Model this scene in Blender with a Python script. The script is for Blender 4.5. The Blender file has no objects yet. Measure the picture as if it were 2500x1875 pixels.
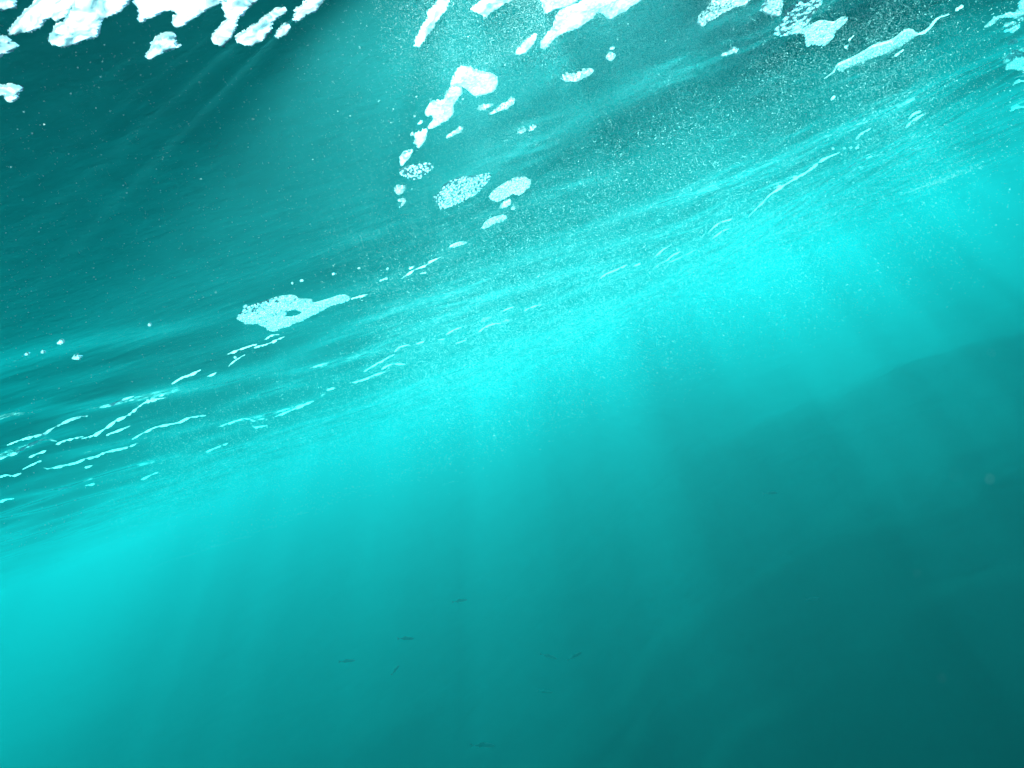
import bpy, bmesh, math, random, os
import numpy as np
from mathutils import Vector, Matrix, geometry
from mathutils import noise as mnoise

sc = bpy.context.scene
R = math.radians

# ------------------------------------------------------------------ camera
F = 1560.0                      # focal length in pixels of the 2500 px wide photograph
ROLL, PITCH, DEPTH = R(21.5), R(1.0), 1.0
cam = bpy.data.cameras.new('camera')
camo = bpy.data.objects.new('camera', cam)
sc.collection.objects.link(camo)
cam.sensor_width = 36.0
cam.lens = 36.0 * F / 2500.0
cam.clip_start, cam.clip_end = 0.02, 2000.0
cam.dof.use_dof = True
cam.dof.focus_distance = 3.2
cam.dof.aperture_fstop = 6.5
FWD = Vector((0, math.cos(PITCH), math.sin(PITCH)))
R0 = Vector((1, 0, 0)); U0 = R0.cross(FWD)
RIGHT = R0 * math.cos(ROLL) - U0 * math.sin(ROLL)
UP = R0 * math.sin(ROLL) + U0 * math.cos(ROLL)
CAM = Vector((0, 0, -DEPTH))
M = Matrix((RIGHT, UP, -FWD)).transposed().to_4x4()
M.translation = CAM
camo.matrix_world = M
sc.camera = camo

# ------------------------------------------------------------------ sky, sun, exposure
SUN_EL, SUN_AZ = R(39.5), R(14)
SUN = Vector((math.sin(SUN_AZ) * math.cos(SUN_EL), math.cos(SUN_AZ) * math.cos(SUN_EL), math.sin(SUN_EL)))
w = bpy.data.worlds.new('World'); sc.world = w; w.use_nodes = True
wn = w.node_tree
sky = wn.nodes.new('ShaderNodeTexSky')
sky.sky_type = 'NISHITA'; sky.sun_disc = False
sky.sun_elevation = SUN_EL; sky.sun_rotation = SUN_AZ
wn.links.new(sky.outputs[0], wn.nodes['Background'].inputs[0])
wn.nodes['Background'].inputs[1].default_value = .055
sl = bpy.data.lights.new('sun', 'SUN')
sl.energy = 4.5; sl.angle = R(0.53); sl.color = (1.0, 0.96, 0.9)
so = bpy.data.objects.new('sun', sl); sc.collection.objects.link(so)
so.rotation_euler = SUN.to_track_quat('Z', 'Y').to_euler()
vs = sc.view_settings
vs.view_transform = 'Standard'; vs.look = 'None'; vs.gamma = 1.0; vs.use_curve_mapping = False
vs.exposure = 2.72
sc.cycles.volume_bounces = 0
sc.cycles.max_bounces = 6
sc.cycles.transparent_max_bounces = 24
sc.cycles.sample_clamp_indirect = 4.0

# ------------------------------------------------------------------ helpers
def link(o):
    sc.collection.objects.link(o); return o

def tag(o, label=None, cat=None, group=None, kind=None):
    if label: o['label'] = label
    if cat: o['category'] = cat
    if group: o['group'] = group
    if kind: o['kind'] = kind
    return o

def mat(name):
    m = bpy.data.materials.new(name); m.use_nodes = True
    m.node_tree.nodes.clear()
    return m, m.node_tree.nodes, m.node_tree.links

def np_mesh(name, v, f, smooth=True):
    v = np.ascontiguousarray(v, np.float32); f = np.ascontiguousarray(f, np.int32)
    me = bpy.data.meshes.new(name)
    me.vertices.add(len(v)); me.vertices.foreach_set('co', v.ravel())
    me.loops.add(f.size); me.loops.foreach_set('vertex_index', f.ravel())
    me.polygons.add(len(f))
    me.polygons.foreach_set('loop_start', np.arange(0, f.size, f.shape[1], dtype=np.int32))
    me.update(calc_edges=True)
    me.polygons.foreach_set('use_smooth', np.full(len(f), smooth))
    return me

def np_obj(name, v, f, m, parent=None, smooth=True):
    me = np_mesh(name, v, f, smooth); me.materials.append(m)
    o = link(bpy.data.objects.new(name, me))
    if parent: o.parent = parent
    return o

def axis(near, step, far, n):
    a = np.arange(0, near + 1e-6, step)
    b = near * np.exp(np.linspace(0, math.log(far / near), n))[1:]
    p = np.concatenate([a, b])
    return np.concatenate([-p[::-1][:-1], p])

def sheet(name, xs, ys, hf, m):
    X, Y = np.meshgrid(xs, ys); Z = hf(X, Y)
    v = np.stack([X, Y, Z], -1).reshape(-1, 3)
    nx, ny = len(xs), len(ys)
    i = (np.arange(ny - 1)[:, None] * nx + np.arange(nx - 1)[None]).ravel()
    return np_obj(name, v, np.stack([i, i + 1, i + nx + 1, i + nx], -1), m)

# ------------------------------------------------------------------ the sea surface, seen from below
rng = np.random.default_rng(4)
WAVES = []
def add_waves(lam, slope, spread, n, a0):
    for i in range(n):
        a = a0 + rng.normal(0, spread)
        l = lam * math.exp(rng.normal(0, .25)); k = 2 * math.pi / l
        WAVES.append((k * math.cos(a), k * math.sin(a), slope / k / math.sqrt(n / 2), rng.uniform(0, 6.28)))
A0 = R(92)
add_waves(9.0, .045, R(16), 4, A0)
add_waves(2.4, .050, R(25), 6, A0)
add_waves(.85, .045, R(30), 10, A0)
NBIG = len(WAVES)
add_waves(.34, .028, R(38), 12, A0)
add_waves(.14, .022, R(50), 10, A0)

def surface_z(x, y):
    x = np.asarray(x, float); y = np.asarray(y, float)
    h = np.zeros(np.broadcast(x, y).shape)
    q = np.clip((x + .35 * y - .2) / 1.6, -1, 1) * .5 + .5          # rougher water towards the right
    d = np.hypot(x, y)
    rough = (.55 + .45 * q)
    grp = 1 + .75 * np.sin(4.6 * x + 1.2 * np.sin(1.1 * y) + .4) * np.sin(2.1 * x - .6 * y + 1.0) + .25 * np.sin(9.3 * x + 1.7 * y)   # wave groups, shaped to break the sun into shafts
    calm = .07 + .93 * np.maximum(1 / (1 + np.exp(-(d - 4.0) / .6)), 1 / (1 + np.exp(-(x - .3 + .05 * y) / .14)))   # calmer water overhead to the left, shaped to keep the sun out
    w_ = y + .55 * x
    h = h - .085 * (np.logaddexp(0, (w_ - 3.0) / .7) * .7 - np.logaddexp(0, (w_ - 9.5) / 1.5) * 1.5) / (1 + np.exp((x - 3.5) / .9))     # a swell: level overhead, falling away ahead, shaped to let the sun in there
    for i, (kx, ky, a, p) in enumerate(WAVES):
        s = a * np.sin(kx * x + ky * y + p)
        if i >= NBIG:
            s = s * rough * grp * np.exp(-d / 30.0)
        s = s * (calm if i >= 4 else .1 + .9 * calm)
        h = h + s
    return h

GX0, GY0, GS_ = -16.0, -1.0, .025
_gx = GX0 + np.arange(1280) * GS_; _gy = GY0 + np.arange(960) * GS_
HMAP = surface_z(*np.meshgrid(_gx, _gy))
def hmap(x, y):
    u = np.clip((x - GX0) / GS_, 0, 1278.999); v = np.clip((y - GY0) / GS_, 0, 958.999)
    i = u.astype(int); j = v.astype(int); fu = u - i; fv = v - j
    return (HMAP[j, i] * (1 - fu) + HMAP[j, i + 1] * fu) * (1 - fv) + (HMAP[j + 1, i] * (1 - fu) + HMAP[j + 1, i + 1] * fu) * fv

def hits(px, py):
    """where the lines of sight through photograph pixels meet the underside of the surface"""
    px = np.asarray(px, float); py = np.asarray(py, float)
    d = (np.array(FWD)[None] + np.array(RIGHT)[None] * ((px - 1250) / F)[:, None] + np.array(UP)[None] * ((937.5 - py) / F)[:, None])
    d /= np.linalg.norm(d, axis=1)[:, None]
    t0 = DEPTH / np.maximum(d[:, 2], .06)
    P = np.empty((len(px), 3)); T = np.empty(len(px))
    for a in range(0, len(px), 4000):
        dd = d[a:a + 4000]; t = t0[a:a + 4000, None] * np.linspace(.5, 1.7, 360)[None]
        g = CAM.z + dd[:, 2:3] * t - hmap(dd[:, 0:1] * t, dd[:, 1:2] * t)
        k = np.clip(np.argmax(g > 0, axis=1), 1, 359); r = np.arange(len(dd))
        g0, g1 = g[r, k - 1], g[r, k]
        u = np.clip(g0 / (g0 - g1 + 1e-12), 0, 1); tt = t[r, k - 1] + (t[r, k] - t[r, k - 1]) * u
        P[a:a + 4000] = np.array(CAM)[None] + dd * tt[:, None]; T[a:a + 4000] = tt
    return P, T

m, N, L = mat('sea_surface')
out = N.new('ShaderNodeOutputMaterial'); mix = N.new('ShaderNodeMixShader')
fr = N.new('ShaderNodeFresnel'); fr.inputs['IOR'].default_value = 1.33
tr = N.new('ShaderNodeBsdfTransparent'); gl = N.new('ShaderNodeBsdfGlossy')
gl.inputs['Roughness'].default_value = .03
geo = N.new('ShaderNodeNewGeometry')
mp = N.new('ShaderNodeMapping'); mp.inputs['Scale'].default_value = (9.0, 14.0, 9.0)
nz = N.new('ShaderNodeTexNoise'); nz.inputs['Scale'].default_value = 1.0; nz.inputs['Detail'].default_value = 3.0
bp = N.new('ShaderNodeBump'); bp.inputs['Strength'].default_value = .5; bp.inputs['Distance'].default_value = .004
L.new(geo.outputs['Position'], mp.inputs[0]); L.new(mp.outputs[0], nz.inputs['Vector'])
L.new(nz.outputs[0], bp.inputs['Height'])
L.new(bp.outputs[0], fr.inputs['Normal']); L.new(bp.outputs[0], gl.inputs['Normal'])
L.new(fr.outputs[0], mix.inputs[0]); L.new(tr.outputs[0], mix.inputs[1]); L.new(gl.outputs[0], mix.inputs[2])
L.new(mix.outputs[0], out.inputs[0])
def graded(cuts, lo, hi):
    """ascending coordinates: fine steps overhead, coarser ones further out; cuts = [(from, to, step)]"""
    v_ = [np.arange(a_, b_ - 1e-9, st) for a_, b_, st in cuts]
    end = cuts[-1][1]
    left = cuts[0][0] - np.geomspace(.06, cuts[0][0] - lo, 75)[::-1]
    right = end + np.concatenate([[0], np.geomspace(.06, hi - end, 75)])
    return np.concatenate([left] + v_ + [right])
xs_ = graded([(-7, -4, .04), (-4, -2.4, .025), (-2.4, -1.25, .0125), (-1.25, 1.3, .00625), (1.3, 2.6, .0125), (2.6, 4.5, .025), (4.5, 8, .04)], -240, 240)
ys_ = graded([(-1, .7, .04), (.7, 1.0, .0125), (1.0, 2.3, .00625), (2.3, 3.4, .0125), (3.4, 6, .025), (6, 12, .04)], -237, 243)
SEA = tag(sheet('sea_surface', xs_, ys_, surface_z, m), kind='structure',
    label='rippled underside of the sea surface reflecting dark and turquoise water')

# ------------------------------------------------------------------ seabed
def fbm(X, Y, lac, seed, octs=5):
    r = np.random.default_rng(seed); h = 0; a = 1.0; k = lac
    for o in range(octs):
        for j in range(4):
            th = r.uniform(0, 6.28)
            h = h + a * np.sin(k * (X * math.cos(th) + Y * math.sin(th)) + r.uniform(0, 6.28) + 1.3 * np.sin(k * .6 * (X * math.sin(th) - Y * math.cos(th)) + j)) / 2
        a *= .5; k *= 2.03
    return h
def seabed_z(X, Y):
    z = -4.9 + .9 * np.tanh(X * .28)                                 # the bottom lies a little higher on the right
    return z + .08 * fbm(X, Y, 1.1, 3)
m, N, L = mat('seabed')
out = N.new('ShaderNodeOutputMaterial'); bs = N.new('ShaderNodeBsdfDiffuse')
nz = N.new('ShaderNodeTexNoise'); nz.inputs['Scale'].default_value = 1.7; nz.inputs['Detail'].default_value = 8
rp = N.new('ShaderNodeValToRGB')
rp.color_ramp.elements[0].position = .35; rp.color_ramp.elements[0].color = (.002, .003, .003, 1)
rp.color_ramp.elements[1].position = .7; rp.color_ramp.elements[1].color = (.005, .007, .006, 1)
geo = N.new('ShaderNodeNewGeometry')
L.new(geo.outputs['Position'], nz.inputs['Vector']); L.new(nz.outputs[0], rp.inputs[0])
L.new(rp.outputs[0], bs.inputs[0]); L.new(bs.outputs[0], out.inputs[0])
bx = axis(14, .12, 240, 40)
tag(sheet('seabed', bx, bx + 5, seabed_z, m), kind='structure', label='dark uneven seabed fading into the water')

# ------------------------------------------------------------------ the water itself
m, N, L = mat('haze')
out = N.new('ShaderNodeOutputMaterial'); v = N.new('ShaderNodeVolumePrincipled')
DEN, SCAT = .35, .0345
v.inputs['Color'].default_value = (SCAT / DEN * .13, SCAT / DEN * .955, SCAT / DEN * 1.02, 1)
v.inputs['Density'].default_value = DEN
v.inputs['Anisotropy'].default_value = .55
v.inputs['Absorption Color'].default_value = (0, .948, .952, 1)
v.inputs['Density Attribute'].default_value = ''
L.new(v.outputs[0], out.inputs['Volume'])
bm = bmesh.new()
bmesh.ops.create_cube(bm, size=1, matrix=Matrix.Translation((0, 3, -4.75)) @ Matrix.Diagonal((500, 500, 10.3, 1)))
me = bpy.data.meshes.new('haze'); bm.to_mesh(me); bm.free(); me.materials.append(m)
tag(link(bpy.data.objects.new('haze', me)), kind='stuff', label='turquoise sea water fading everything with distance')

# ------------------------------------------------------------------ foam
m, N, L = mat('foam')
out = N.new('ShaderNodeOutputMaterial')
df = N.new('ShaderNodeBsdfDiffuse'); df.inputs[0].default_value = (.86, .88, .87, 1)
tl = N.new('ShaderNodeBsdfTranslucent'); tl.inputs[0].default_value = (.86, .88, .87, 1)
gs = N.new('ShaderNodeBsdfGlossy'); gs.inputs['Roughness'].default_value = .12
m1 = N.new('ShaderNodeMixShader'); m1.inputs[0].default_value = .75
m2 = N.new('ShaderNodeMixShader'); m2.inputs[0].default_value = .05
geo = N.new('ShaderNodeNewGeometry')
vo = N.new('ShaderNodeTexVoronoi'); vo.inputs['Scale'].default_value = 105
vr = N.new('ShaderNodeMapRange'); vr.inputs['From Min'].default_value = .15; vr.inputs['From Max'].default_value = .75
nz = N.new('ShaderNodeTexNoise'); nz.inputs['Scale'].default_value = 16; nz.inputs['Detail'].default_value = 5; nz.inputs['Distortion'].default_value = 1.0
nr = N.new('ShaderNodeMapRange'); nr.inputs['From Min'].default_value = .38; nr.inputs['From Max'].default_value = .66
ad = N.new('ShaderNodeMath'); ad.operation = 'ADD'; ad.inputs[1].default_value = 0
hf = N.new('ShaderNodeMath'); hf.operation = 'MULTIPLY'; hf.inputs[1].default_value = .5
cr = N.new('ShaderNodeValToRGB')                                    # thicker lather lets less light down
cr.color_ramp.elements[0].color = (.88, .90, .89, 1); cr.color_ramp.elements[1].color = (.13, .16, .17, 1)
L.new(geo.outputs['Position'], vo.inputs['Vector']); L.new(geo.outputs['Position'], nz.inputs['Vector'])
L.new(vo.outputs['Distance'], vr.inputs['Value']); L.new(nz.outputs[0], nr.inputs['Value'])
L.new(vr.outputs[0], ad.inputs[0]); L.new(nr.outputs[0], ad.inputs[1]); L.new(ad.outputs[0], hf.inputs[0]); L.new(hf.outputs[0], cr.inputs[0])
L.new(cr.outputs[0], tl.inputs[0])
L.new(df.outputs[0], m1.inputs[1]); L.new(tl.outputs[0], m1.inputs[2])
L.new(m1.outputs[0], m2.inputs[1]); L.new(gs.outputs[0], m2.inputs[2]); L.new(m2.outputs[0], out.inputs[0])
FOAM = m
def lather(name, clear):
    m, N, L = mat(name)
    out = N.new('ShaderNodeOutputMaterial')
    df = N.new('ShaderNodeBsdfDiffuse'); df.inputs[0].default_value = (.88, .9, .89, 1)
    tl = N.new('ShaderNodeBsdfTranslucent'); tl.inputs[0].default_value = (.88, .9, .89, 1)
    tr = N.new('ShaderNodeBsdfTransparent')
    m1 = N.new('ShaderNodeMixShader'); m1.inputs[0].default_value = .7
    m2 = N.new('ShaderNodeMixShader'); m2.inputs[0].default_value = clear
    L.new(df.outputs[0], m1.inputs[1]); L.new(tl.outputs[0], m1.inputs[2])
    L.new(m1.outputs[0], m2.inputs[1]); L.new(tr.outputs[0], m2.inputs[2]); L.new(m2.outputs[0], out.inputs[0])
    return m
BUB = lather('bubbles', .15)        # thin-walled bubbles let part of the light through
LATHER = lather('lather', .8)      # a thin film of lather between them
# thin foam, almost clear at its edge; coloured swirls mimic sky refracted through ripples
m, N, L = mat('thin_foam')
out = N.new('ShaderNodeOutputMaterial')
df = N.new('ShaderNodeBsdfDiffuse'); df.inputs[0].default_value = (.86, .88, .88, 1)
tl = N.new('ShaderNodeBsdfTranslucent'); tl.inputs[0].default_value = (.86, .88, .88, 1)
tr = N.new('ShaderNodeBsdfTransparent')
m1 = N.new('ShaderNodeMixShader'); m1.inputs[0].default_value = .75
m2 = N.new('ShaderNodeMixShader')
at = N.new('ShaderNodeAttribute'); at.attribute_name = 'body'
geo = N.new('ShaderNodeNewGeometry')
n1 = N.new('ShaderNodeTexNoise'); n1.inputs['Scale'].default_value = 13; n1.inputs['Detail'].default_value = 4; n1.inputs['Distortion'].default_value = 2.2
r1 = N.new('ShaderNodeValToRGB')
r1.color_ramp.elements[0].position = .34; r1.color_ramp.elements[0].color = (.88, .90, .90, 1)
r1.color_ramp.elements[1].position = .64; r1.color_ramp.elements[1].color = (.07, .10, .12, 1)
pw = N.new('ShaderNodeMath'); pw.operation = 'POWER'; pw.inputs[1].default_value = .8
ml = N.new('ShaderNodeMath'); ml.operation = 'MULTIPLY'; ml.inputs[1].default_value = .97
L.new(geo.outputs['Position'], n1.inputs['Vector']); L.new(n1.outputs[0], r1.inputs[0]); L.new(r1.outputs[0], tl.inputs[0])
L.new(at.outputs['Fac'], pw.inputs[0]); L.new(pw.outputs[0], ml.inputs[0])
L.new(df.outputs[0], m1.inputs[1]); L.new(tl.outputs[0], m1.inputs[2])
L.new(ml.outputs[0], m2.inputs[0]); L.new(tr.outputs[0], m2.inputs[1]); L.new(m1.outputs[0], m2.inputs[2]); L.new(m2.outputs[0], out.inputs[0])
THIN = m

_bm = bmesh.new(); bmesh.ops.create_icosphere(_bm, subdivisions=1, radius=1)
ICO_V = np.array([v.co[:] for v in _bm.verts]); ICO_F = np.array([[v.index for v in f.verts] for f in _bm.faces]); _bm.free()
DOME_F = ICO_F[ICO_V[ICO_F].mean(1)[:, 2] < .2]           # a bubble under the waterline: open where it meets the surface
OCT_V = np.array([(1,0,0),(-1,0,0),(0,1,0),(0,-1,0),(0,0,1),(0,0,-1)], float)
OCT_F = np.array([(0,2,4),(2,1,4),(1,3,4),(3,0,4),(2,0,5),(1,2,5),(3,1,5),(0,3,5)])
OCT_LOW = OCT_F[4:]

def balls(centres, radii, V=ICO_V, Fc=ICO_F, squash=None, rot=None):
    c = np.asarray(centres, float); r = np.asarray(radii, float).reshape(-1, 1, 1)
    vv = V[None] * r
    if squash is not None: vv = vv * squash
    v = (c[:, None, :] + vv).reshape(-1, 3)
    f = (Fc[None] + (np.arange(len(c)) * len(V))[:, None, None]).reshape(-1, 3)
    return v, f

def smooth_line(pts, n=6, closed=False):
    P = [np.array(p, float) for p in pts]
    if len(P) == 2 and not closed:
        return [P[0] + (P[1] - P[0]) * t for t in np.linspace(0, 1, n + 1)]
    o = []
    cnt = len(P) if closed else len(P) - 1
    for i in range(cnt):
        if closed: a, b, c, d = P[i - 1], P[i], P[(i + 1) % len(P)], P[(i + 2) % len(P)]
        else:
            b, c = P[i], P[i + 1]
            a = P[i - 1] if i else 2 * b - c
            d = P[i + 2] if i + 2 < len(P) else 2 * c - b
        for t in np.linspace(0, 1, n, endpoint=False):
            o.append(.5 * ((2 * b) + (c - a) * t + (2 * a - 5 * b + 4 * c - d) * t * t + (3 * b - a - 3 * c + d) * t ** 3))
    if not closed: o.append(P[-1])
    return o

def inside(px, py, poly):
    P = np.asarray(poly); x, y = np.asarray(px), np.asarray(py)
    r = np.zeros(x.shape, bool); j = len(P) - 1
    for i in range(len(P)):
        xi, yi = P[i]; xj, yj = P[j]
        c = ((yi > y) != (yj > y)) & (x < (xj - xi) * (y - yi) / (yj - yi + 1e-12) + xi)
        r ^= c; j = i
    return r

def tube(pts, radii, sides=7, flat=.7):
    """a rope of foam along world points: round below, slightly flattened, closed at both ends"""
    P = np.array(pts); n = len(P)
    T = np.gradient(P, axis=0); T /= np.linalg.norm(T, axis=1)[:, None] + 1e-9
    S = np.cross(T, (0, 0, 1)); S /= np.linalg.norm(S, axis=1)[:, None] + 1e-9
    U = np.cross(S, T)
    a = np.linspace(math.pi * .93, math.pi * 2.07, sides)            # open along the waterline
    r = np.array(radii)[:, None, None]
    ring = P[:, None] + r * (np.cos(a)[None, :, None] * S[:, None] + flat * np.sin(a)[None, :, None] * U[:, None])
    f = []
    for i in range(n - 1):
        for j in range(sides - 1):
            k = j + 1
            f += [(i*sides+j, i*sides+k, (i+1)*sides+k), (i*sides+j, (i+1)*sides+k, (i+1)*sides+j)]
    return ring.reshape(-1, 3), np.array(f)

def rope(line, width, seed, taper=True, rag=.35):
    """pixel polyline + width in photo pixels -> rope hanging on the surface"""
    q = smooth_line(line, 8)
    L_ = np.concatenate([[0], np.cumsum([np.linalg.norm(q[i+1]-q[i]) for i in range(len(q)-1)])])
    n = int(max(6, min(90, L_[-1] / 2.5)))
    s = np.linspace(0, L_[-1], n)
    X = np.interp(s, L_, [p[0] for p in q]); Y = np.interp(s, L_, [p[1] for p in q])
    nn = np.array([mnoise.noise((q_ * .09, seed * 3.1, 0)) for q_ in s]); n2 = np.array([mnoise.noise((q_ * .3, seed * 1.7, 5)) for q_ in s])
    n3 = np.array([mnoise.noise((q_ * .04, seed * 5.3, 11)) for q_ in s])
    P, T = hits(X + n2 * .5, Y + nn * 1.4 + n2 * .8)
    u = np.linspace(0, 1, n)
    e = np.minimum(1, np.minimum(5 * u + .25, 5 * (1 - u) + .25)) if taper else 1
    rad = np.maximum(width / F * T * .5 * e * np.clip(1 + rag * (nn * 2.2 + n2 * 1.2 + 1.2 * n3), .12, 1.9), .0009)
    pts = P - np.stack([0 * rad, 0 * rad, rad * .05], -1)
    return tube(pts, rad)

def merge(parts):
    vs_, fs_, o = [], [], 0
    for v, f in parts:
        vs_.append(v); fs_.append(f + o); o += len(v)
    return np.concatenate(vs_), np.concatenate(fs_)

def centre_obj(o):
    """put the origin at the object's middle"""
    me = o.data
    n = len(me.vertices); a = np.empty(n * 3, np.float32); me.vertices.foreach_get('co', a)
    a = a.reshape(-1, 3); c = a.mean(0); me.vertices.foreach_set('co', (a - c).ravel()); me.update()
    o.location = c.tolist()
    return o

OUTLINES = []
def patch_shape(poly, hole=None, seed=0, rag=1.6, cut=True):
    q = smooth_line(poly, 7, True)
    o = []
    for i, p in enumerate(q):
        a = mnoise.noise((p[0] * .09, p[1] * .09, seed)); b = mnoise.noise((p[0] * .28, p[1] * .28, seed + 9))
        c = mnoise.noise((p[0] * .09, p[1] * .09, seed + 31)); 
        o.append((p[0] + rag * (1.3 * a + .7 * b), p[1] + rag * (1.3 * c + .6 * b)))
    h = [tuple(p) for p in smooth_line(hole, 4, True)] if hole else None
    if cut is not None: OUTLINES.append((o, h, cut))
    return o, h

def foam_patch(name, label, poly, film=True, cell=6.0, hole=None, rim=None, rimw=5.0, seed=0, group=None, thick=7.0, cover=.7, raft=True, soft=False, opens=True):
    rs = np.random.default_rng(seed + 100)
    o_px, h_px = patch_shape(poly, hole, seed, cut=film if opens else None)
    xs = [p[0] for p in o_px]; ys = [p[1] for p in o_px]
    # --- bubbles of the raft
    nx = int((max(xs) - min(xs)) / cell) + 2; ny = int((max(ys) - min(ys)) / (cell * .62)) + 2
    gx, gy = np.meshgrid(min(xs) + np.arange(nx) * cell, min(ys) + np.arange(ny) * cell * .62)
    gx = gx + rs.uniform(-.5, .5, gx.shape) * cell; gy = gy + rs.uniform(-.5, .5, gy.shape) * cell * .62
    ok = inside(gx, gy, o_px)
    if h_px: ok &= ~inside(gx, gy, h_px)
    gx, gy = gx[ok], gy[ok]
    keep = rs.uniform(size=len(gx)) < cover
    gx, gy = gx[keep], gy[keep]
    bubbles = None
    if len(gx) and raft:
        P, T = hits(gx, gy)
        r = cell / F * T * .5 * rs.uniform(.5, 1.15, len(T))
        P[:, 2] -= r * .15
        bubbles = balls(P, r, ICO_V, DOME_F)
    # --- the skin of the mat: uneven underside, sides running up to the waterline
    step = max(6.0, (max(xs) - min(xs)) / 26)
    ix, iy = np.meshgrid(np.arange(min(xs), max(xs), step), np.arange(min(ys), max(ys), step * .7))
    ix = (ix + rs.uniform(-.2, .2, ix.shape) * step).ravel(); iy = (iy + rs.uniform(-.2, .2, iy.shape) * step).ravel()
    ok = inside(ix, iy, o_px)
    if h_px: ok &= ~inside(ix, iy, h_px)
    pts = [Vector(p) for p in o_px]
    nb = len(pts); edges = [(i, (i + 1) % nb) for i in range(nb)]
    if h_px:
        k = len(pts); pts += [Vector(p) for p in h_px]; edges += [(k + i, k + (i + 1) % len(h_px)) for i in range(len(h_px))]
    nrim = len(pts)
    pts += [Vector((a, b)) for a, b in zip(ix[ok], iy[ok])]
    V2, E2, F2, ov, oe, of = geometry.delaunay_2d_cdt(pts, edges, [], 0, 1e-4)
    V2 = np.array([p[:] for p in V2])
    cc = np.array([V2[list(t_)].mean(0) for t_ in F2])
    good = inside(cc[:, 0], cc[:, 1], o_px)
    if h_px: good &= ~inside(cc[:, 0], cc[:, 1], h_px)
    ff = [tuple(t_) for t_, g in zip(F2, good) if g]
    onrim = np.array([any(k < nrim for k in o_) for o_ in ov])
    P, T = hits(V2[:, 0], V2[:, 1])
    nz_ = np.array([mnoise.noise((p[0] * .05, p[1] * .05, seed + 3)) + .6 * mnoise.noise((p[0] * .16, p[1] * .16, seed + 4)) for p in V2])
    th = thick / F * T * np.where(onrim, .25, .8 + .6 * nz_)
    if not film: th *= .35
    bot = P - np.stack([0 * th, 0 * th, th], -1); top = P + np.array([0, 0, .001])
    n = len(P); f = []
    cnt = {}
    for t_ in ff:
        f.append((t_[0], t_[2], t_[1]))
        for a, b in ((0, 1), (1, 2), (2, 0)):
            e = (t_[a], t_[b]); cnt.setdefault(tuple(sorted(e)), []).append(e)
    for e in cnt.values():
        if len(e) == 1:
            a, b = e[0]; f += [(n + b, n + a, a), (n + b, a, b)]
    body = np_obj(name, np.concatenate([bot, top]), np.array(f), (THIN if soft else FOAM) if film else LATHER)
    if soft:
        at = body.data.attributes.new('body', 'FLOAT', 'POINT')
        at.data.foreach_set('value', np.concatenate([np.where(onrim, 0.0, 1.0), np.zeros(n)]).astype(np.float32))
    centre_obj(body)
    if bubbles is not None:
        br = np_obj('bubble_raft', *bubbles, FOAM); br['kind'] = 'stuff'
        br.parent = body; br.matrix_parent_inverse = Matrix.Translation(-body.location)
    if rim:
        for k, rl in enumerate(rim if isinstance(rim[0], list) else [rim]):
            ro = np_obj('rim', *rope(rl, rimw, seed + k, rag=.3), FOAM)
            ro.parent = body; ro.matrix_parent_inverse = Matrix.Translation(-body.location)
    return tag(body, label, 'foam', group)

def foam_thread(label, line, width=5.0, seed=0, group=None, name='foam_thread'):
    o = np_obj(name, *rope(line, width * .85, seed, rag=.75), BUB)
    centre_obj(o)
    return tag(o, label, 'foam', group)

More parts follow.
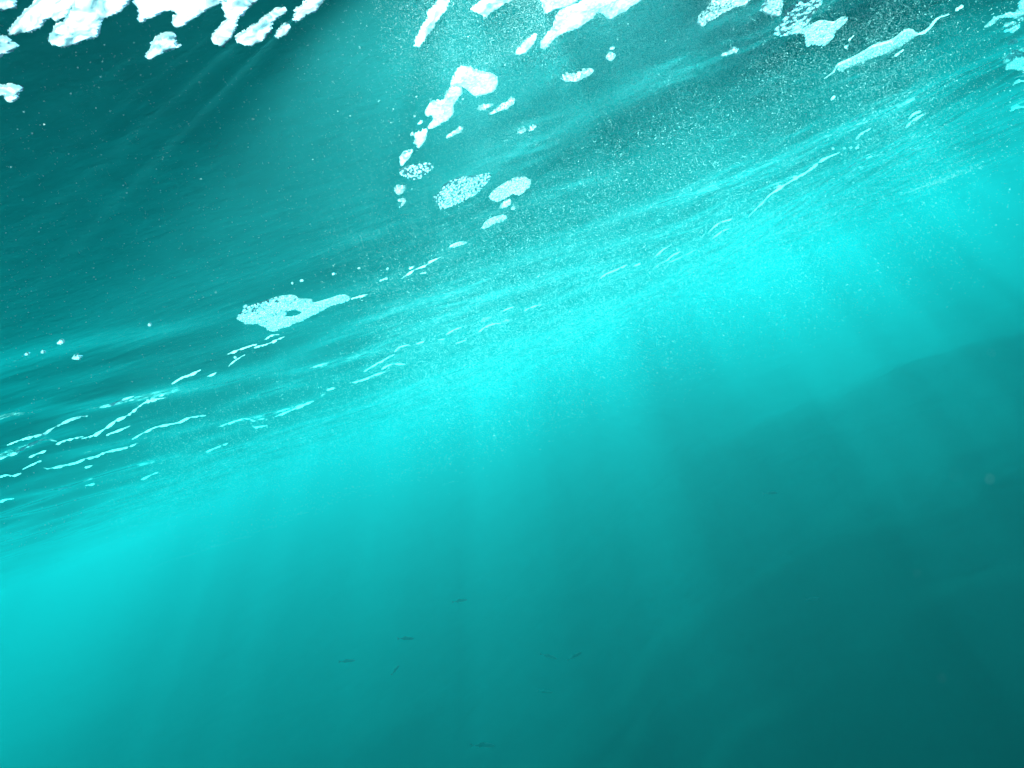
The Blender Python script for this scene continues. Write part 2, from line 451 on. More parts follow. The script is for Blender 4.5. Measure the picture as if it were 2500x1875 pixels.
# ------------------------------------------------------------------ foam patches (outlines traced on the surface)
GP = 'foam patches floating on the surface'
PATCHES = [  # upper-left ones stand for sky seen through ripples, built as foam
 ('small soft white scrap of sky built as foam, touching the top left corner', [(-12,2),(28,-2),(38,12),(20,17),(-12,20)], {'raft': False, 'soft': True}),
 ('ragged grey-white patch of sky built as foam at the top, leftmost of the large ones', [(20,81),(32,64),(58,32),(84,10),(115,-12),(185,-12),(165,30),(150,43),(132,47),(122,37),(113,43),(101,62),(75,75),(52,78)], {'raft': False, 'soft': True}),
 ('broad swirled patch of sky built as foam, with rounded lower lobe at the top left', [(119,101),(122,90),(136,67),(156,52),(170,25),(178,-12),(312,-12),(301,17),(278,32),(252,43),(246,58),(240,84),(214,93),(185,104),(150,111)], {'raft': False, 'soft': True}),
 ('small patch of sky built as foam, cut by the left edge below the ragged one', [(-12,95),(15,92),(28,103),(44,110),(30,120),(10,130),(-12,133)], {'raft': False, 'soft': True}),
 ('thin pale sliver of sky built as foam on the left edge above a rounder scrap', [(-12,208),(20,209),(58,213),(45,223),(22,229),(-12,227)], {'raft': False, 'soft': True}),
 ('little rounded scrap of sky built as foam, by the left edge, lowest at the upper left', [(9,236),(22,230),(38,229),(46,233),(36,244),(14,243)], {'raft': False, 'soft': True}),
 ('wide patch of sky built as foam, with two hanging lobes on the top edge', [(343,-12),(339,29),(341,54),(362,43),(405,26),(420,23),(433,36),(422,46),(420,60),(431,66),(451,58),(475,43),(498,26),(535,6),(545,-12)], {'raft': False, 'soft': True}),
 ('isolated jagged scrap of sky built as foam below the two-lobed patch', [(358,134),(372,112),(370,104),(400,83),(412,80),(431,86),(428,101),(440,112),(414,117),(390,130),(367,142),(360,140)], {'raft': False, 'soft': True}),
 ('hook-shaped patch of sky built as foam, bending down from the top edge', [(517,100),(521,83),(556,46),(548,35),(548,-12),(630,-12),(586,35),(575,66),(559,96),(540,109)], {'raft': False, 'soft': True}),
 ('slanted patch of sky built as foam, just right of the hook-shaped one', [(575,96),(602,77),(633,54),(656,35),(671,23),(702,21),(687,35),(664,54),(660,73),(640,96),(606,108)], {'raft': False, 'soft': True}),
 ('small oval scrap of sky built as foam beneath the slanted patches at the top', [(671,85),(694,62),(708,60),(702,75),(679,89)], {'raft': False, 'soft': True}),
 ('narrow tongue of sky built as foam on the top edge left of the clear dark gap', [(714,48),(725,31),(718,27),(752,4),(768,-12),(795,-12),(772,23),(745,35),(733,46)], {'raft': False, 'soft': True}),
 ('lone tapering foam strip pointing down left from the top edge', [(1012,111),(1017,93),(1028,69),(1043,46),(1046,29),(1069,6),(1075,-12),(1095,-12),(1089,23),(1075,35),(1063,55),(1057,67),(1040,87),(1031,101)], {'raft': False, 'soft': True}),
 ('forked white foam wisp in the bright glow at the top', [(1150,22),(1176,3),(1196,-10),(1260,-12),(1208,20),(1182,42),(1176,35),(1162,28)], {'raft': False, 'soft': True}),
 ('blunt white foam block on the top edge in the glow', [(1327,17),(1332,30),(1356,20),(1395,8),(1412,-12),(1325,-12)], {'raft': False}),
 ('large glaring white foam patch tapering down left in the glow', [(1320,107),(1324,117),(1336,112),(1356,90),(1379,78),(1402,69),(1437,49),(1460,29),(1486,43),(1518,29),(1541,14),(1570,-12),(1450,-12),(1414,9),(1390,14),(1364,32),(1353,52),(1350,69),(1330,90)], {'raft': False}),
 ('slim leaf-shaped foam piece left of the glaring white patch', [(1259,130),(1275,110),(1301,87),(1309,84),(1304,101),(1283,124),(1266,131)], {'raft': False}),
 ('smooth tongue of grainy foam on the top edge right of the glow', [(1704,52),(1715,61),(1732,49),(1761,32),(1790,17),(1819,6),(1833,-12),(1758,-12),(1732,14),(1717,32)], {'cell': 5}),
 ('short stub of grainy foam beside the largest right-hand foam patch', [(1860,23),(1866,9),(1877,-12),(1906,-12),(1906,32),(1895,36),(1872,32)], {'cell': 5}),
 ('big grainy foam patch with ragged lower fringe at the top right', [(1889,84),(1898,64),(1915,43),(1912,35),(1932,14),(1961,0),(2002,-5),(2002,14),(1987,32),(1976,63),(2005,52),(2034,55),(2057,43),(2068,46),(2062,58),(2045,72),(2031,95),(2016,110),(1987,107),(1970,113),(1967,90),(1955,81),(1918,87)], {'cell': 5, 'film': False, 'rim': [(1976,62),(2005,52),(2034,55),(2057,43),(2068,46)], 'rimw': 4}),
 ('long foam ridge with bright white rim and lacy fringe at the right', [(2045,164),(2074,146),(2109,128),(2132,114),(2175,101),(2207,78),(2225,76),(2237,86),(2225,96),(2201,110),(2178,127),(2149,135),(2120,145),(2106,154),(2074,164),(2052,174)], {'film': False, 'cell': 4.2, 'cover': .35, 'opens': False, 'rim': [(2012,192),(2034,176),(2045,159),(2074,145),(2109,127),(2132,113),(2175,100),(2207,77),(2222,75),(2239,84),(2265,72),(2288,46),(2317,35)], 'rimw': 6}),
 ('branching pale foam at the top right corner', [(2404,66),(2413,58),(2427,43),(2447,38),(2459,32),(2482,29),(2494,-8),(2512,-8),(2512,49),(2482,46),(2462,41),(2439,46),(2421,61)], {'film': False, 'cell': 4.5}),
 ('rounded pale foam scrap under the branching corner foam', [(2453,58),(2468,53),(2488,58),(2482,75),(2468,80),(2456,69)], {'film': False, 'cell': 4.5}),
 ('small arched foam scrap near the right edge between two larger scraps', [(2462,111),(2465,100),(2476,97),(2485,101),(2473,107)], {'film': False, 'cell': 4, 'rim': [(2462,109),(2466,100),(2476,97),(2485,101)], 'rimw': 4}),
 ('lacy foam patch cut by the right edge near the top corner', [(2453,145),(2462,133),(2470,121),(2485,124),(2512,136),(2512,171),(2468,169),(2453,165),(2468,147)], {'film': False, 'cell': 4.5, 'cover': .7}),
 ('big rounded white foam patch at the head of the hanging chain', [(1101,208),(1108,188),(1117,172),(1135,164),(1155,169),(1176,177),(1201,182),(1215,192),(1213,208),(1203,219),(1187,226),(1167,232),(1151,228),(1140,217),(1124,208),(1112,207)], {'raft': False}),
 ('white foam patch with a notched left side, second in the chain', [(1038,278),(1045,283),(1051,278),(1060,290),(1054,299),(1045,310),(1047,314),(1063,308),(1081,296),(1094,290),(1106,276),(1108,265),(1106,258),(1112,244),(1126,229),(1129,219),(1122,211),(1103,212),(1090,226),(1083,244),(1063,249),(1047,260)], {'raft': False}),
 ('small fish-tail foam scrap, third in the hanging chain', [(1013,330),(1025,323),(1042,317),(1042,326),(1036,344),(1028,353),(1020,360),(1018,352),(1011,348),(1014,340)], {'raft': False}),
 ('small crescent foam scrap above the bubbly wedge of foam', [(1008,367),(990,373),(978,384),(976,396),(980,405),(990,393),(1002,378)], {'raft': False}),
 ('bubbly wedge of foam with straight upper edge below the crescent', [(975,415),(995,407),(1040,399),(1054,401),(1056,410),(1040,425),(1015,439),(997,434),(976,425)], {'film': False, 'cell': 4.2, 'rim': [(975,416),(995,407),(1040,399),(1054,402),(1055,410)], 'rimw': 4}),
 ('large bubbly foam leaf pointing up right in the middle', [(1058,478),(1074,469),(1081,455),(1105,440),(1128,432),(1159,430),(1195,424),(1193,440),(1170,467),(1139,486),(1097,505),(1074,511),(1070,498),(1060,486)], {'film': False, 'cell': 4.5, 'rim': [(1076,466),(1083,453),(1105,440),(1128,432),(1159,430),(1195,424)], 'rimw': 4}),
 ('hollow-looking bubbly foam leaf right of the large bubbly leaf', [(1195,482),(1203,469),(1228,451),(1259,434),(1278,432),(1296,442),(1290,459),(1270,476),(1251,474),(1220,490),(1201,488)], {'film': False, 'cell': 4.5, 'cover': .65, 'rim': [(1197,486),(1203,469),(1228,451),(1259,434),(1278,432),(1296,442)], 'rimw': 4}),
 ('tiny curved foam scrap under the hollow bubbly leaf', [(1220,507),(1232,494),(1247,488),(1240,501),(1228,505)], {'cell': 4}),
 ('tiniest foam dash right below the hollow bubbly leaf', [(1247,511),(1255,503),(1260,505),(1253,512)], {'cell': 4}),
 ('pale curved foam leaf between the bubbly leaves and the streaks', [(1176,557),(1189,540),(1213,529),(1236,527),(1232,536),(1209,546),(1189,556)], {'film': False, 'cell': 4, 'rim': [(1177,555),(1189,540),(1213,529),(1236,527)], 'rimw': 4}),
 ('thin low foam arc left below the pale curved leaf', [(1097,602),(1120,592),(1139,592),(1120,600),(1105,605)], {'film': False, 'cell': 4, 'rim': [(1098,601),(1120,592),(1139,592)], 'rimw': 4}),
 ('small round foam scrap left of the large bubbly leaf', [(964,465),(973,455),(989,455),(983,469),(970,469)], {'cell': 4}),
 ('tiny hooked foam scrap below the small round scrap', [(970,489),(991,486),(983,500),(976,506),(983,493)], {'cell': 4}),
 ('small flat foam sliver under the big rounded chain head', [(1166,266),(1182,258),(1201,255),(1186,264)], {'cell': 4}),
 ('kinked foam sliver right of the flat sliver under the chain head', [(1191,280),(1213,268),(1236,251),(1257,241),(1247,257),(1220,270)], {'cell': 4}),
 ('slim foam sliver right of the fish-tail scrap', [(1089,336),(1112,318),(1132,309),(1120,324)], {'cell': 4}),
 ('feathery little foam tuft left of a matching dash', [(1263,323),(1274,315),(1284,313),(1276,322)], {'cell': 4}),
 ('short slanted foam dash right of the feathery tuft', [(1290,319),(1300,310),(1309,304),(1304,314)], {'cell': 4}),
 ('knobbly bright foam strip alone in the bubble cloud', [(1371,191),(1385,180),(1406,184),(1429,171),(1448,170),(1444,178),(1405,195),(1375,194)], {'cell': 4}),
 ('small foam tuft above a brighter scrap below the glaring patch', [(1480,140),(1490,132),(1502,134),(1492,146)], {'cell': 4}),
 ('stepped foam scrap alone below the smooth grainy tongue', [(1760,136),(1775,128),(1785,119),(1800,118),(1798,125),(1778,132)], {'cell': 4}),
 ('large lacy foam patch with a dark hole and bright rim', [(578,777),(587,765),(607,750),(636,739),(662,730),(691,723),(717,722),(731,729),(760,732),(763,740),(795,733),(824,723),(841,720),(856,726),(847,736),(821,742),(801,750),(784,759),(766,768),(755,774),(731,785),(717,791),(703,797),(685,803),(662,808),(645,797),(624,790),(604,792),(593,785)],
   {'film': False, 'cell': 4.6, 'cover': .85, 'hole': [(697,768),(703,759),(717,756),(734,759),(734,766),(720,772),(703,774)],
    'rim': [[(578,777),(587,765),(607,750),(636,739),(662,730),(691,723),(717,722),(731,729),(760,732),(763,740),(795,733),(824,723),(841,720),(856,726)], [(697,773),(710,775),(725,772),(736,766)]], 'rimw': 4.5}),
 ('small oval foam patch left of the paired streaks in mid picture', [(1175,782),(1184,775),(1197,773),(1193,781),(1181,785)], {'cell': 4, 'film': False}),
 ('smaller oval foam patch right above the arched mid streak', [(1227,786),(1236,780),(1243,781),(1236,786)], {'cell': 4, 'film': False}),
]
for i, (lab, poly, kw) in enumerate(PATCHES):
    foam_patch('foam_patch', lab, poly, seed=i, group=GP, **kw)

# ------------------------------------------------------------------ foam threads drawn out along the waves
GT = 'foam threads drawn out along the waves'
THREADS = [
 ('straight foam thread below the holed patch, longest of four there', [(556,865),(587,853),(627,840)], 4.5),
 ('foam thread overlapping the right end of the straight one below the holed patch', [(620,849),(653,840),(694,822)], 4.5),
 ('short bowed foam thread right under the holed patch', [(646,830),(662,820),(681,816)], 4.5),
 ('thin slanted foam thread with a knot at its upper end', [(558,895),(572,882),(598,866)], 3.6),
 ('short foam dash left below the knotted thread', [(506,920),(529,910)], 4),
 ('fine foam thread trailing off the right tip of the holed patch', [(857,730),(898,719)], 4),
 ('stepped white foam thread right of the holed patch', [(980,681),(1009,661),(1044,646),(1050,639),(1079,627)], 5),
 ('short thick foam dash left of the stepped thread', [(927,686),(946,678)], 5),
 ('tiny foam dash above the stepped thread', [(998,656),(1012,650)], 4),
 ('tiny foam dash below the stepped thread', [(1025,669),(1041,665)], 4),
 ('long straight foam thread at the left of the middle cluster', [(888,907),(928,884),(963,865)], 3.6),
 ('bent foam thread continuing the cluster thread up right', [(963,859),(977,847),(998,841)], 3.4),
 ('low foam thread under the middle cluster', [(852,936),(888,927),(917,915),(943,907)], 3.6),
 ('arched foam thread inside the middle cluster', [(931,901),(957,889),(989,889)], 3.4),
 ('foam thread above the hooked scrap right of the middle cluster', [(1090,816),(1113,803),(1137,797)], 3.6),
 ('pale wavy foam thread left of a smudge, low in the streaks', [(532,1043),(558,1034),(601,1022),(622,1027),(645,1021)], 3.6),
 ('pale straight foam thread continuing right of the wavy one', [(671,1018),(717,999),(766,979)], 3.6),
 ('short foam dash between the pale straight thread and middle cluster', [(798,952),(817,946)], 3.4),
 ('tiny foam dash at the tip of the pale straight thread', [(785,965),(795,962)], 3.2),
 ('short level foam dash under the pale straight thread', [(620,1043),(653,1040)], 3.4),
 ('faint foam thread alone right below the holed patch', [(756,899),(804,885)], 3),
 ('short foam dash right of the bent cluster thread', [(1016,840),(1035,833)], 3.2),
 ('tiny hooked foam dash under the thread right of the cluster', [(1069,830),(1086,827)], 3.2),
 ('long bright foam thread over a dark band near the left edge', [(17,1087),(58,1072),(107,1059),(122,1050),(156,1032),(185,1020),(214,1015)], 5),
 ('short bright straight foam thread above the long wavy one', [(263,991),(289,980),(327,967)], 5),
 ('longest wavy foam thread climbing right in the left streaks', [(198,1072),(231,1062),(255,1048),(284,1027),(312,1014),(333,998),(356,982),(385,974),(405,971)], 4.8),
 ('tiny foam dash over the upper end of the longest wavy thread', [(388,968),(405,961)], 4),
 ('arched foam thread running off the left edge', [(-10,1124),(38,1107),(43,1102),(67,1089),(95,1076),(124,1074),(139,1078)], 4.4),
 ('foam thread between the arched one and the longest wavy one', [(136,1085),(165,1074),(203,1066)], 4.2),
 ('short foam thread beneath the arched one at the left', [(71,1116),(113,1100)], 3.8),
 ('rippled foam thread on the left edge', [(-10,1168),(17,1160),(32,1162),(52,1155)], 4),
 ('thin foam thread rising right of the rippled edge thread', [(55,1146),(101,1124)], 3.4),
 ('long foam thread with a hooked left end in the lower left streaks', [(107,1142),(119,1144),(145,1139),(185,1130),(208,1121),(237,1114),(255,1105),(304,1094),(337,1082)], 4.4),
 ('long smooth foam thread right of the hooked long one', [(323,1072),(353,1056),(385,1042),(434,1032),(463,1020),(503,1014)], 4.2),
 ('foam thread with a thick right end between two long threads', [(260,1062),(295,1049),(318,1040)], 4),
 ('bright foam thread with a bump, left below the short dash', [(420,937),(443,923),(463,916),(490,903)], 5),
 ('faint foam thread low in the streaks under the smooth long one', [(503,1103),(556,1082)], 3.2),
 ('faintest foam thread under the lower left streaks', [(344,1171),(385,1153)], 3),
 ('small arched foam thread below the hooked long one', [(142,1198),(156,1192),(175,1191)], 3.2),
 ('tiny faint foam thread right of the small arched one', [(208,1186),(231,1181)], 2.8),
 ('lowest arched foam thread on the left edge', [(-8,1230),(14,1220),(35,1217)], 3.4),
 ('short oval foam dash under the hooked long thread', [(207,1142),(226,1137)], 3.6),
 ('foam thread alone at the lower edge of the bubble cloud', [(1460,685),(1476,671),(1499,661),(1531,646)], 3.8),
 ('short foam dash beyond the lone thread in the bubble cloud', [(1546,650),(1564,643)], 3.2),
 ('topmost of three stacked foam threads in the bubble cloud', [(1592,636),(1603,623),(1618,610),(1640,598)], 3.4),
 ('wavy middle one of three stacked foam threads', [(1595,656),(1609,645),(1627,636),(1641,624),(1661,613)], 3.4),
 ('lowest and rightmost of three stacked foam threads', [(1631,642),(1664,627),(1699,609)], 3.4),
 ('left one of two short paired foam threads in mid picture', [(1219,765),(1236,755),(1255,749)], 3.6),
 ('right one of two short paired foam threads in mid picture', [(1279,759),(1303,748),(1324,744)], 3.6),
 ('arched foam thread under the small oval foam patch', [(1167,812),(1184,799),(1201,792),(1223,789)], 3.8),
 ('short foam thread left below the arched mid thread', [(1112,839),(1138,830)], 3.2),
 ('very long sweeping foam thread at the right of the bubble cloud', [(1827,529),(1866,490),(1881,475),(1928,444),(1974,417),(2009,390),(2051,372)], 5),
 ('bowed bright foam thread above the very long sweeping one', [(2089,340),(2103,326),(2128,312)], 4.4),
 ('short straight foam thread over the bowed bright one', [(2075,299),(2097,283)], 4.2),
 ('upper of two parallel bowed foam threads at the right', [(2219,291),(2230,278),(2248,271)], 4),
 ('lower longer of two parallel bowed foam threads at the right', [(2211,312),(2225,297),(2255,278)], 4),
 ('short foam dash alone under the long rimmed ridge', [(2028,243),(2038,234)], 4.4),
 ('foam thread leftmost in the small bundle beyond the sweeping thread', [(2070,409),(2091,397)], 3.4),
 ('foam thread at the upper right of the small bundle', [(2102,393),(2129,380)], 3.4),
 ('foam thread lowest left in the small bundle', [(2076,421),(2091,408)], 3),
 ('foam thread lowest right in the small bundle', [(2097,410),(2118,404)], 3),
 ('upper of two foam threads below the start of the sweeping one', [(1729,569),(1754,546),(1789,534)], 3.6),
 ('lower of two foam threads below the start of the sweeping one', [(1739,583),(1762,565),(1785,557)], 3.4),
 ('short foam thread under the lacy fringe of the long ridge', [(2183,138),(2207,121)], 4.6),
 ('faint foam thread alone far right of the small bundle', [(2223,367),(2242,359)], 3.2),
 ('short foam dash left of the parallel bowed threads', [(2196,286),(2206,278)], 3.6),
 ('short foam dash above the parallel bowed threads', [(2217,229),(2225,222)], 4),
 ('foam dash beyond the upper tip of the long rimmed ridge', [(2333,25),(2352,14)], 5),
 ('foam dash between the big grainy patch and the long ridge', [(2072,99),(2085,86)], 5),
 ('topmost small foam thread on the right edge under the lacy patch', [(2477,191),(2490,186),(2510,184)], 4),
 ('arched second foam thread down the right edge', [(2472,209),(2485,199),(2510,197)], 4),
 ('short third foam thread down the right edge', [(2469,241),(2482,233)], 3.6),
 ('lowest bowed foam thread on the right edge', [(2467,271),(2482,262),(2510,261)], 3.6),
]
for i, (lab, line, wd) in enumerate(THREADS):
    foam_thread(lab, line, wd, seed=i + 200, group=GT)

# small single flecks of foam on the surface
GF = 'foam flecks on the surface'
FLECKS = [
 ('upper bright foam fleck in the dark water at the left', 149, 835, 19, 9),
 ('lower and larger bright foam fleck in the dark water at the left', 187, 872, 24, 9),
 ('leftmost tiny foam fleck in the dark water at the left', 66, 863, 10, 6),
 ('tiny foam fleck between the leftmost one and the larger two', 106, 859, 10, 5),
 ('single tiny foam fleck in the dark water above the left streaks', 365, 792, 9, 6),
 ('foam fleck hugging the upper left rim of the holed patch', 600, 748, 12, 5),
 ('bright foam fleck in dark water above the holed patch', 737, 685, 9, 5),
 ('foam fleck above right of the holed patch at the dark edge', 815, 669, 6, 4),
 ('foam fleck above the short thick dash', 946, 656, 6, 4),
 ('topmost foam fleck at the dark edge above the holed patch', 876, 654, 6, 4),
 ('foam fleck left of the bright one above the holed patch', 714, 691, 5, 4),
 ('small foam fleck under the straight thread below the holed patch', 575, 872, 8, 4),
 ('tiny foam fleck left of the notched chain patch', 1026, 299, 8, 9),
 ('tiny foam fleck left of the fish-tail scrap', 1006, 327, 9, 6),
 ('bright foam fleck under the small foam tuft near the glow', 1494, 118, 10, 6),
 ('first foam dash of the dotted row above the sweeping thread', 2034, 362, 6, 4),
 ('second foam dash of the dotted row above the sweeping thread', 2062, 362, 6, 4),
 ('third foam dash of the dotted row above the sweeping thread', 2077, 360, 7, 4),
 ('last foam dash of the dotted row above the sweeping thread', 2092, 360, 8, 4),
 ('round foam fleck left of the dash above the long ridge', 2065, 115, 6, 6),
 ('lone small foam fleck in clear water near the right edge', 2370, 411, 6, 4),
]
for i, (lab, px, py, wd, ht) in enumerate(FLECKS):
    a = wd / 2
    poly = [(px - a, py + ht * .35), (px - a * .45, py - ht * .25), (px + a * .4, py - ht * .5), (px + a, py - ht * .3), (px + a * .5, py + ht * .3), (px - a * .4, py + ht * .5)]
    o = foam_patch('foam_fleck', lab, poly, cell=3.5, raft=False, seed=i + 400, group=GF, thick=5)

# the foam breaks the water surface: no water skin above the middle of a patch
def open_surface():
    me = SEA.data
    n = len(me.vertices); co = np.empty(n * 3, np.float32); me.vertices.foreach_get('co', co); co = co.reshape(-1, 3).astype(float)
    nf = len(me.polygons); fv = np.empty(nf * 4, np.int32); me.polygons.foreach_get('vertices', fv); fv = fv.reshape(-1, 4)
    rel = co - np.array(CAM[:])
    dep = rel @ np.array(FWD[:]); u = rel @ np.array(RIGHT[:]); v_ = rel @ np.array(UP[:])
    near = (dep > .3) & (np.linalg.norm(rel, axis=1) < 5.5)
    px = np.where(near, 1250 + F * u / np.where(near, dep, 1), -9e3); py = np.where(near, 937.5 - F * v_ / np.where(near, dep, 1), -9e3)
    fx = px[fv].mean(1); fy = py[fv].mean(1); fd = np.linalg.norm(rel[fv[:, 0]], axis=1)
    drop = np.zeros(nf, bool); rs = np.random.default_rng(8)
    for o, h, solid in OUTLINES:
        a = np.array(o); lo = a.min(0); hi_ = a.max(0)
        k = np.nonzero((fx > lo[0]) & (fx < hi_[0]) & (fy > lo[1]) & (fy < hi_[1]))[0]
        if not len(k): continue
        c = inside(fx[k], fy[k], o)
        if h: c &= ~inside(fx[k], fy[k], h)
        if solid:
            drop[k[c]] = True
        else:                                                        # scattered openings added so sun dapples the lacy foam
            drop[k[c & (fd[k] < 5.0) & (rs.uniform(size=len(k)) < np.where(fd[k] < 3.2, .4, .55))]] = True
    f = fv[~drop]
    m = me.materials[0]; new = np_mesh('sea_surface', co, f); new.materials.append(m)
    SEA.data = new; bpy.data.meshes.remove(me)
open_surface()

# ------------------------------------------------------------------ fish far off in the haze
m, N, L = mat('fish_skin')
out = N.new('ShaderNodeOutputMaterial'); bs = N.new('ShaderNodeBsdfPrincipled')
nz = N.new('ShaderNodeTexNoise'); nz.inputs['Scale'].default_value = 30
rp = N.new('ShaderNodeValToRGB')
rp.color_ramp.elements[0].color = (.015, .022, .02, 1); rp.color_ramp.elements[1].color = (.05, .065, .06, 1)
L.new(nz.outputs[0], rp.inputs[0]); L.new(rp.outputs[0], bs.inputs['Base Color'])
bs.inputs['Roughness'].default_value = .4; L.new(bs.outputs[0], out.inputs[0])
SKIN = m

def make_fish():
    """slender fish, 1 unit long, nose towards +X, back towards +Z"""
    n, s = 16, 10
    xs = np.linspace(0, 1, n)
    hgt = .085 * np.sin(np.pi * np.clip(xs, 0, 1) ** .75) ** .8 * (1 - .15 * xs) + .008
    wid = hgt * .6
    a = np.linspace(0, 2 * math.pi, s, endpoint=False)
    v = []
    for i in range(n):
        bend = .035 * math.sin(xs[i] * 3.4)
        for t in a:
            v.append((.5 - xs[i] * .86, bend + wid[i] * math.cos(t), hgt[i] * math.sin(t)))
    f = []
    for i in range(n - 1):
        for j in range(s):
            k = (j + 1) % s
            f += [(i*s+j, i*s+k, (i+1)*s+k), (i*s+j, (i+1)*s+k, (i+1)*s+j)]
    v += [(.5, 0, 0), (-.37, .035 * math.sin(3.4), 0)]
    for j in range(s):
        k = (j + 1) % s
        f += [(n*s, k, j), (n*s+1, (n-1)*s+j, (n-1)*s+k)]
    body = np_obj('fish', np.array(v), np.array(f), SKIN)
    def fin(name, outline, y0, th=.006):
        k = len(outline)
        v = [(x, y0 - th, z) for x, z in outline] + [(x, y0 + th, z) for x, z in outline]
        c = np.mean(outline, 0); v += [(c[0], y0 - th, c[1]), (c[0], y0 + th, c[1])]
        f = []
        for i in range(k):
            j = (i + 1) % k
            f += [(i, j, 2*k), (k+j, k+i, 2*k+1), (i, k+i, k+j), (i, k+j, j)]
        o = np_obj(name, np.array(v), np.array(f), SKIN, smooth=False); o.parent = body; return o
    fin('tail_fin', [(-.34, .008), (-.42, .05), (-.52, .10), (-.47, .02), (-.455, 0), (-.47, -.02), (-.52, -.09), (-.42, -.045), (-.34, -.008)], -.012)
    fin('dorsal_fin', [(.12, .075), (.04, .125), (-.06, .11), (-.16, .07), (-.05, .06)], .02)
    fin('anal_fin', [(-.02, -.07), (-.12, -.105), (-.2, -.055), (-.1, -.05)], .02)
    fin('pectoral_fin', [(.26, -.01), (.17, -.05), (.12, -.04), (.18, .0)], .05)
    return body

def copy_fish(o):
    c = o.copy(); link(c)
    for ch in list(o.children):
        d = ch.copy(); link(d); d.parent = c
    return c

GFISH = 'slender fish far off in the haze'
#        photo px, py, length px, tilt in photo (deg, + = nose up right), distance, label
FISH = [
 (1122, 1467, 38, 5, 7.0, 'topmost dark fish, swimming level to the right in the haze'),
 (990, 1559, 44, 6, 6.8, 'darkest fish, second from the top, swimming right'),
 (847, 1614, 40, -3, 7.2, 'leftmost fish, a faint level silhouette'),
 (965, 1636, 34, 52, 7.4, 'steeply tilted faint fish below the darkest one'),
 (1339, 1602, 44, -12, 6.8, 'dark fish pointing down right, left of a close pair'),
 (1402, 1603, 40, 27, 7.0, 'fish pointing up right, right of a close pair'),
 (1330, 1688, 40, -14, 7.4, 'very faint fish under the close pair'),
 (1178, 1820, 60, 4, 6.0, 'blurred larger fish near the bottom edge, lowest of all'),
 (1982, 1462, 34, 8, 5.2, 'faint small fish over the dark seabed at the right'),
 (1880, 1204, 36, 4, 7.6, 'barely visible fish high at the right, apart from the others'),
]
proto = make_fish()
for i, (px, py, lpx, tilt, dist, lab) in enumerate(FISH):
    o = proto if i == 0 else copy_fish(proto)
    d = (FWD + RIGHT * ((px - 1250) / F) + UP * ((937.5 - py) / F))
    dist *= 1.08
    p = CAM + d * dist
    s = lpx / F * dist
    t = R(tilt)
    xa = (RIGHT * math.cos(t) + UP * math.sin(t) + FWD * random.Random(i).uniform(-.35, .35)).normalized()
    za = Vector((0, 0, 1)) - xa * xa.z; za.normalize(); ya = za.cross(xa)
    mm = Matrix((xa, ya, za)).transposed().to_4x4() @ Matrix.Scale(s, 4)
    mm.translation = p; o.matrix_world = mm
    tag(o, lab, 'fish', GFISH)

# ------------------------------------------------------------------ bubbles and drifting specks
rb = np.random.default_rng(77)
def vnoise(P, sc_, seed):
    r = np.random.default_rng(seed); h = np.zeros(len(P))
    for i in range(9):
        a = r.uniform(0, 6.28); k = sc_ * r.uniform(1.2, 4.5)
        h += np.sin(k * (P[:, 0] * math.cos(a) + P[:, 1] * math.sin(a)) + r.uniform(0, 6.28))
    return h / 5.0
def bubble_cloud(name, label, n, corners, mean_depth, max_depth, rmin, rmax, seed, clump=1.2, m=None):
    r = np.random.default_rng(seed)
    c = np.array(corners, float)
    u = r.uniform(size=n * 3); v_ = r.uniform(size=n * 3) ** .75
    P = (c[0] * ((1-u)*(1-v_))[:, None] + c[1] * (u*(1-v_))[:, None] + c[2] * (u*v_)[:, None] + c[3] * ((1-u)*v_)[:, None])
    k = .5 + .5 * vnoise(P, clump, seed) + .5 * vnoise(P, clump * 3.1, seed + 5)
    edge = np.clip(np.minimum(np.minimum(u, 1 - u) * 6, np.minimum(v_, 1 - v_) * 6), 0, 1)
    keep = r.uniform(size=len(P)) < np.clip(k, .05, 1) * edge
    P, k = P[keep][:n], k[keep][:n]
    d = np.minimum(r.exponential(mean_depth, len(P)) * (.35 + 1.1 * np.clip(k, 0, 1.2)), max_depth) + .01
    # bubbles are swept down along the light and the breaking wave
    X = np.stack([P[:, 0] - d * .12, P[:, 1] - d * .10, surface_z(P[:, 0], P[:, 1]) - d], -1)
    rad = rmin * (rmax / rmin) ** (r.uniform(size=len(P)) ** 3)
    dist = np.linalg.norm(X - np.array(CAM[:]), axis=1)
    ok = (dist > .55) & (X[:, 2] > CAM.z - .07 * dist + r.normal(0, .02, len(X)) * dist)
    rad = rad * np.clip(.3 + .28 * dist, .4, 1.6)
    v, f = balls(X[ok], rad[ok], OCT_V, OCT_LOW)
    return tag(np_obj(name, v, f, m or BUB), label, 'bubbles', kind='stuff')

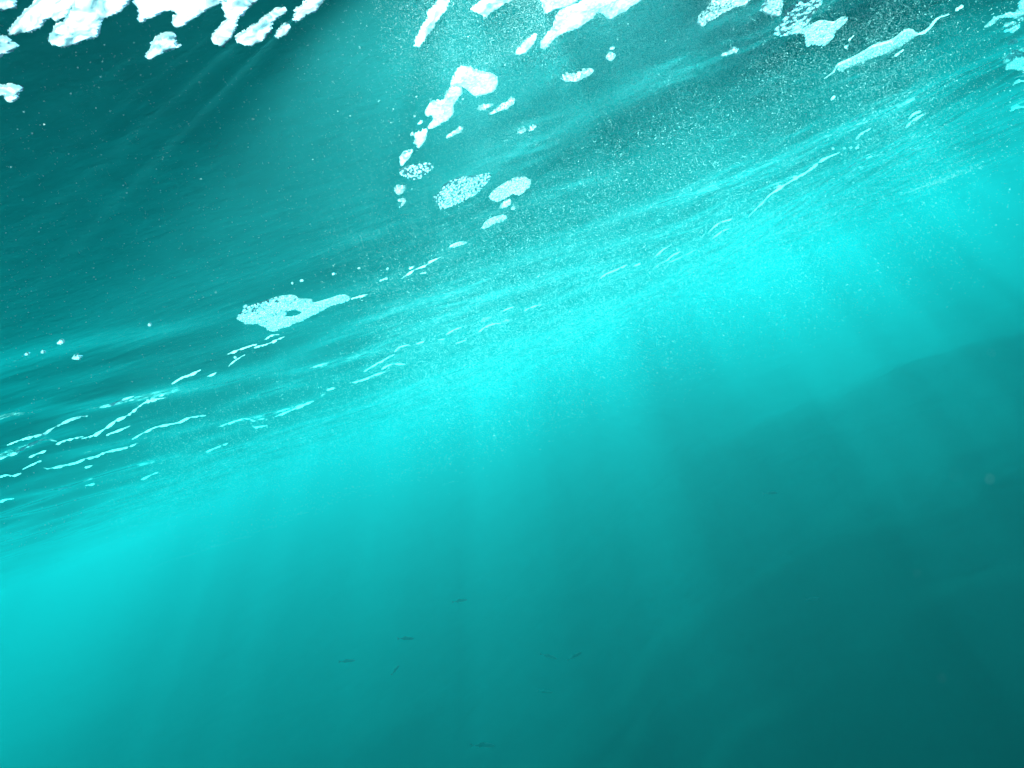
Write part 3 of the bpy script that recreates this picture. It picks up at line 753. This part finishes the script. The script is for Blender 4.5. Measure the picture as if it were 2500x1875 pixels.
bubble_cloud('bubble_cloud', 'cloud of fine white bubbles sinking under the bright surface', 150000,
             [(-.15, 1.3), (2.4, 1.7), (6.5, 9.5), (-2.6, 9.5)], .36, 1.6, .0007, .0022, 11)
bubble_cloud('bubble_burst', 'dense burst of bubbles added to whiten the glow at the top of the picture', 60000,
             [(-.05, 1.0), (1.3, 1.2), (2.4, 2.8), (.05, 2.8)], .18, .8, .0006, .0014, 14)  # extra bubbles added to whiten the glow near the sun
bubble_cloud('bubble_glow', 'thick knot of tiny bubbles added for the white sun glow between the foam patches at the top', 110000,
             [(.0, 1.3), (.85, 1.4), (1.5, 2.5), (.1, 2.4)], .14, .5, .0005, .0010, 15)  # bubble mist added in place of the sun's white bloom
bubble_cloud('bubble_veil', 'thin far veil of bubbles under the streaked surface', 30000,
             [(-3.4, 5.0), (1.5, 5.0), (3.5, 13), (-9, 13)], .3, 1.1, .0012, .003, 12)
bubble_cloud('drifting_specks', 'pale specks drifting in the dark water at the upper left', 4500,
             [(-1.6, .5), (.9, .8), (1.2, 2.6), (-2.6, 2.6)], .30, .85, .0008, .0026, 13)

# a few specks close to the lens, out of focus
GS = 'specks close to the lens'
SPECK = [
 (2417, 1170, .20, .00035, 'brightest blurred speck close to the lens at the right'),
 (2335, 1158, .14, .00022, 'widest faint blurred speck left of the brightest one'),
 (2274, 211, .24, .0002, 'pale blurred speck in bright water at the upper right'),
 (2420, 862, .22, .0002, 'faint blurred speck near the right edge above the brightest one'),
 (2300, 1655, .20, .0002, 'dim blurred speck low in the dark lower right'),
 (2240, 1400, .24, .0002, 'dim blurred speck in the dark right of the fish'),
]
_proto = None
for i, (px, py, dist, r, lab) in enumerate(SPECK):
    p = CAM + (FWD + RIGHT * ((px - 1250) / F) + UP * ((937.5 - py) / F)) * dist
    if _proto is None:
        nv = ICO_V * (1 + .25 * np.random.default_rng(3).normal(size=(len(ICO_V), 1)))
        _proto = np_mesh('drifting_speck', nv, ICO_F); _proto.materials.append(FOAM)
    o = link(bpy.data.objects.new('drifting_speck', _proto))
    o.location = p; o.scale = (r, r * .8, r * 1.1); o.rotation_euler = (i, i * 2.1, i * .7)
    tag(o, lab, 'speck', GS)
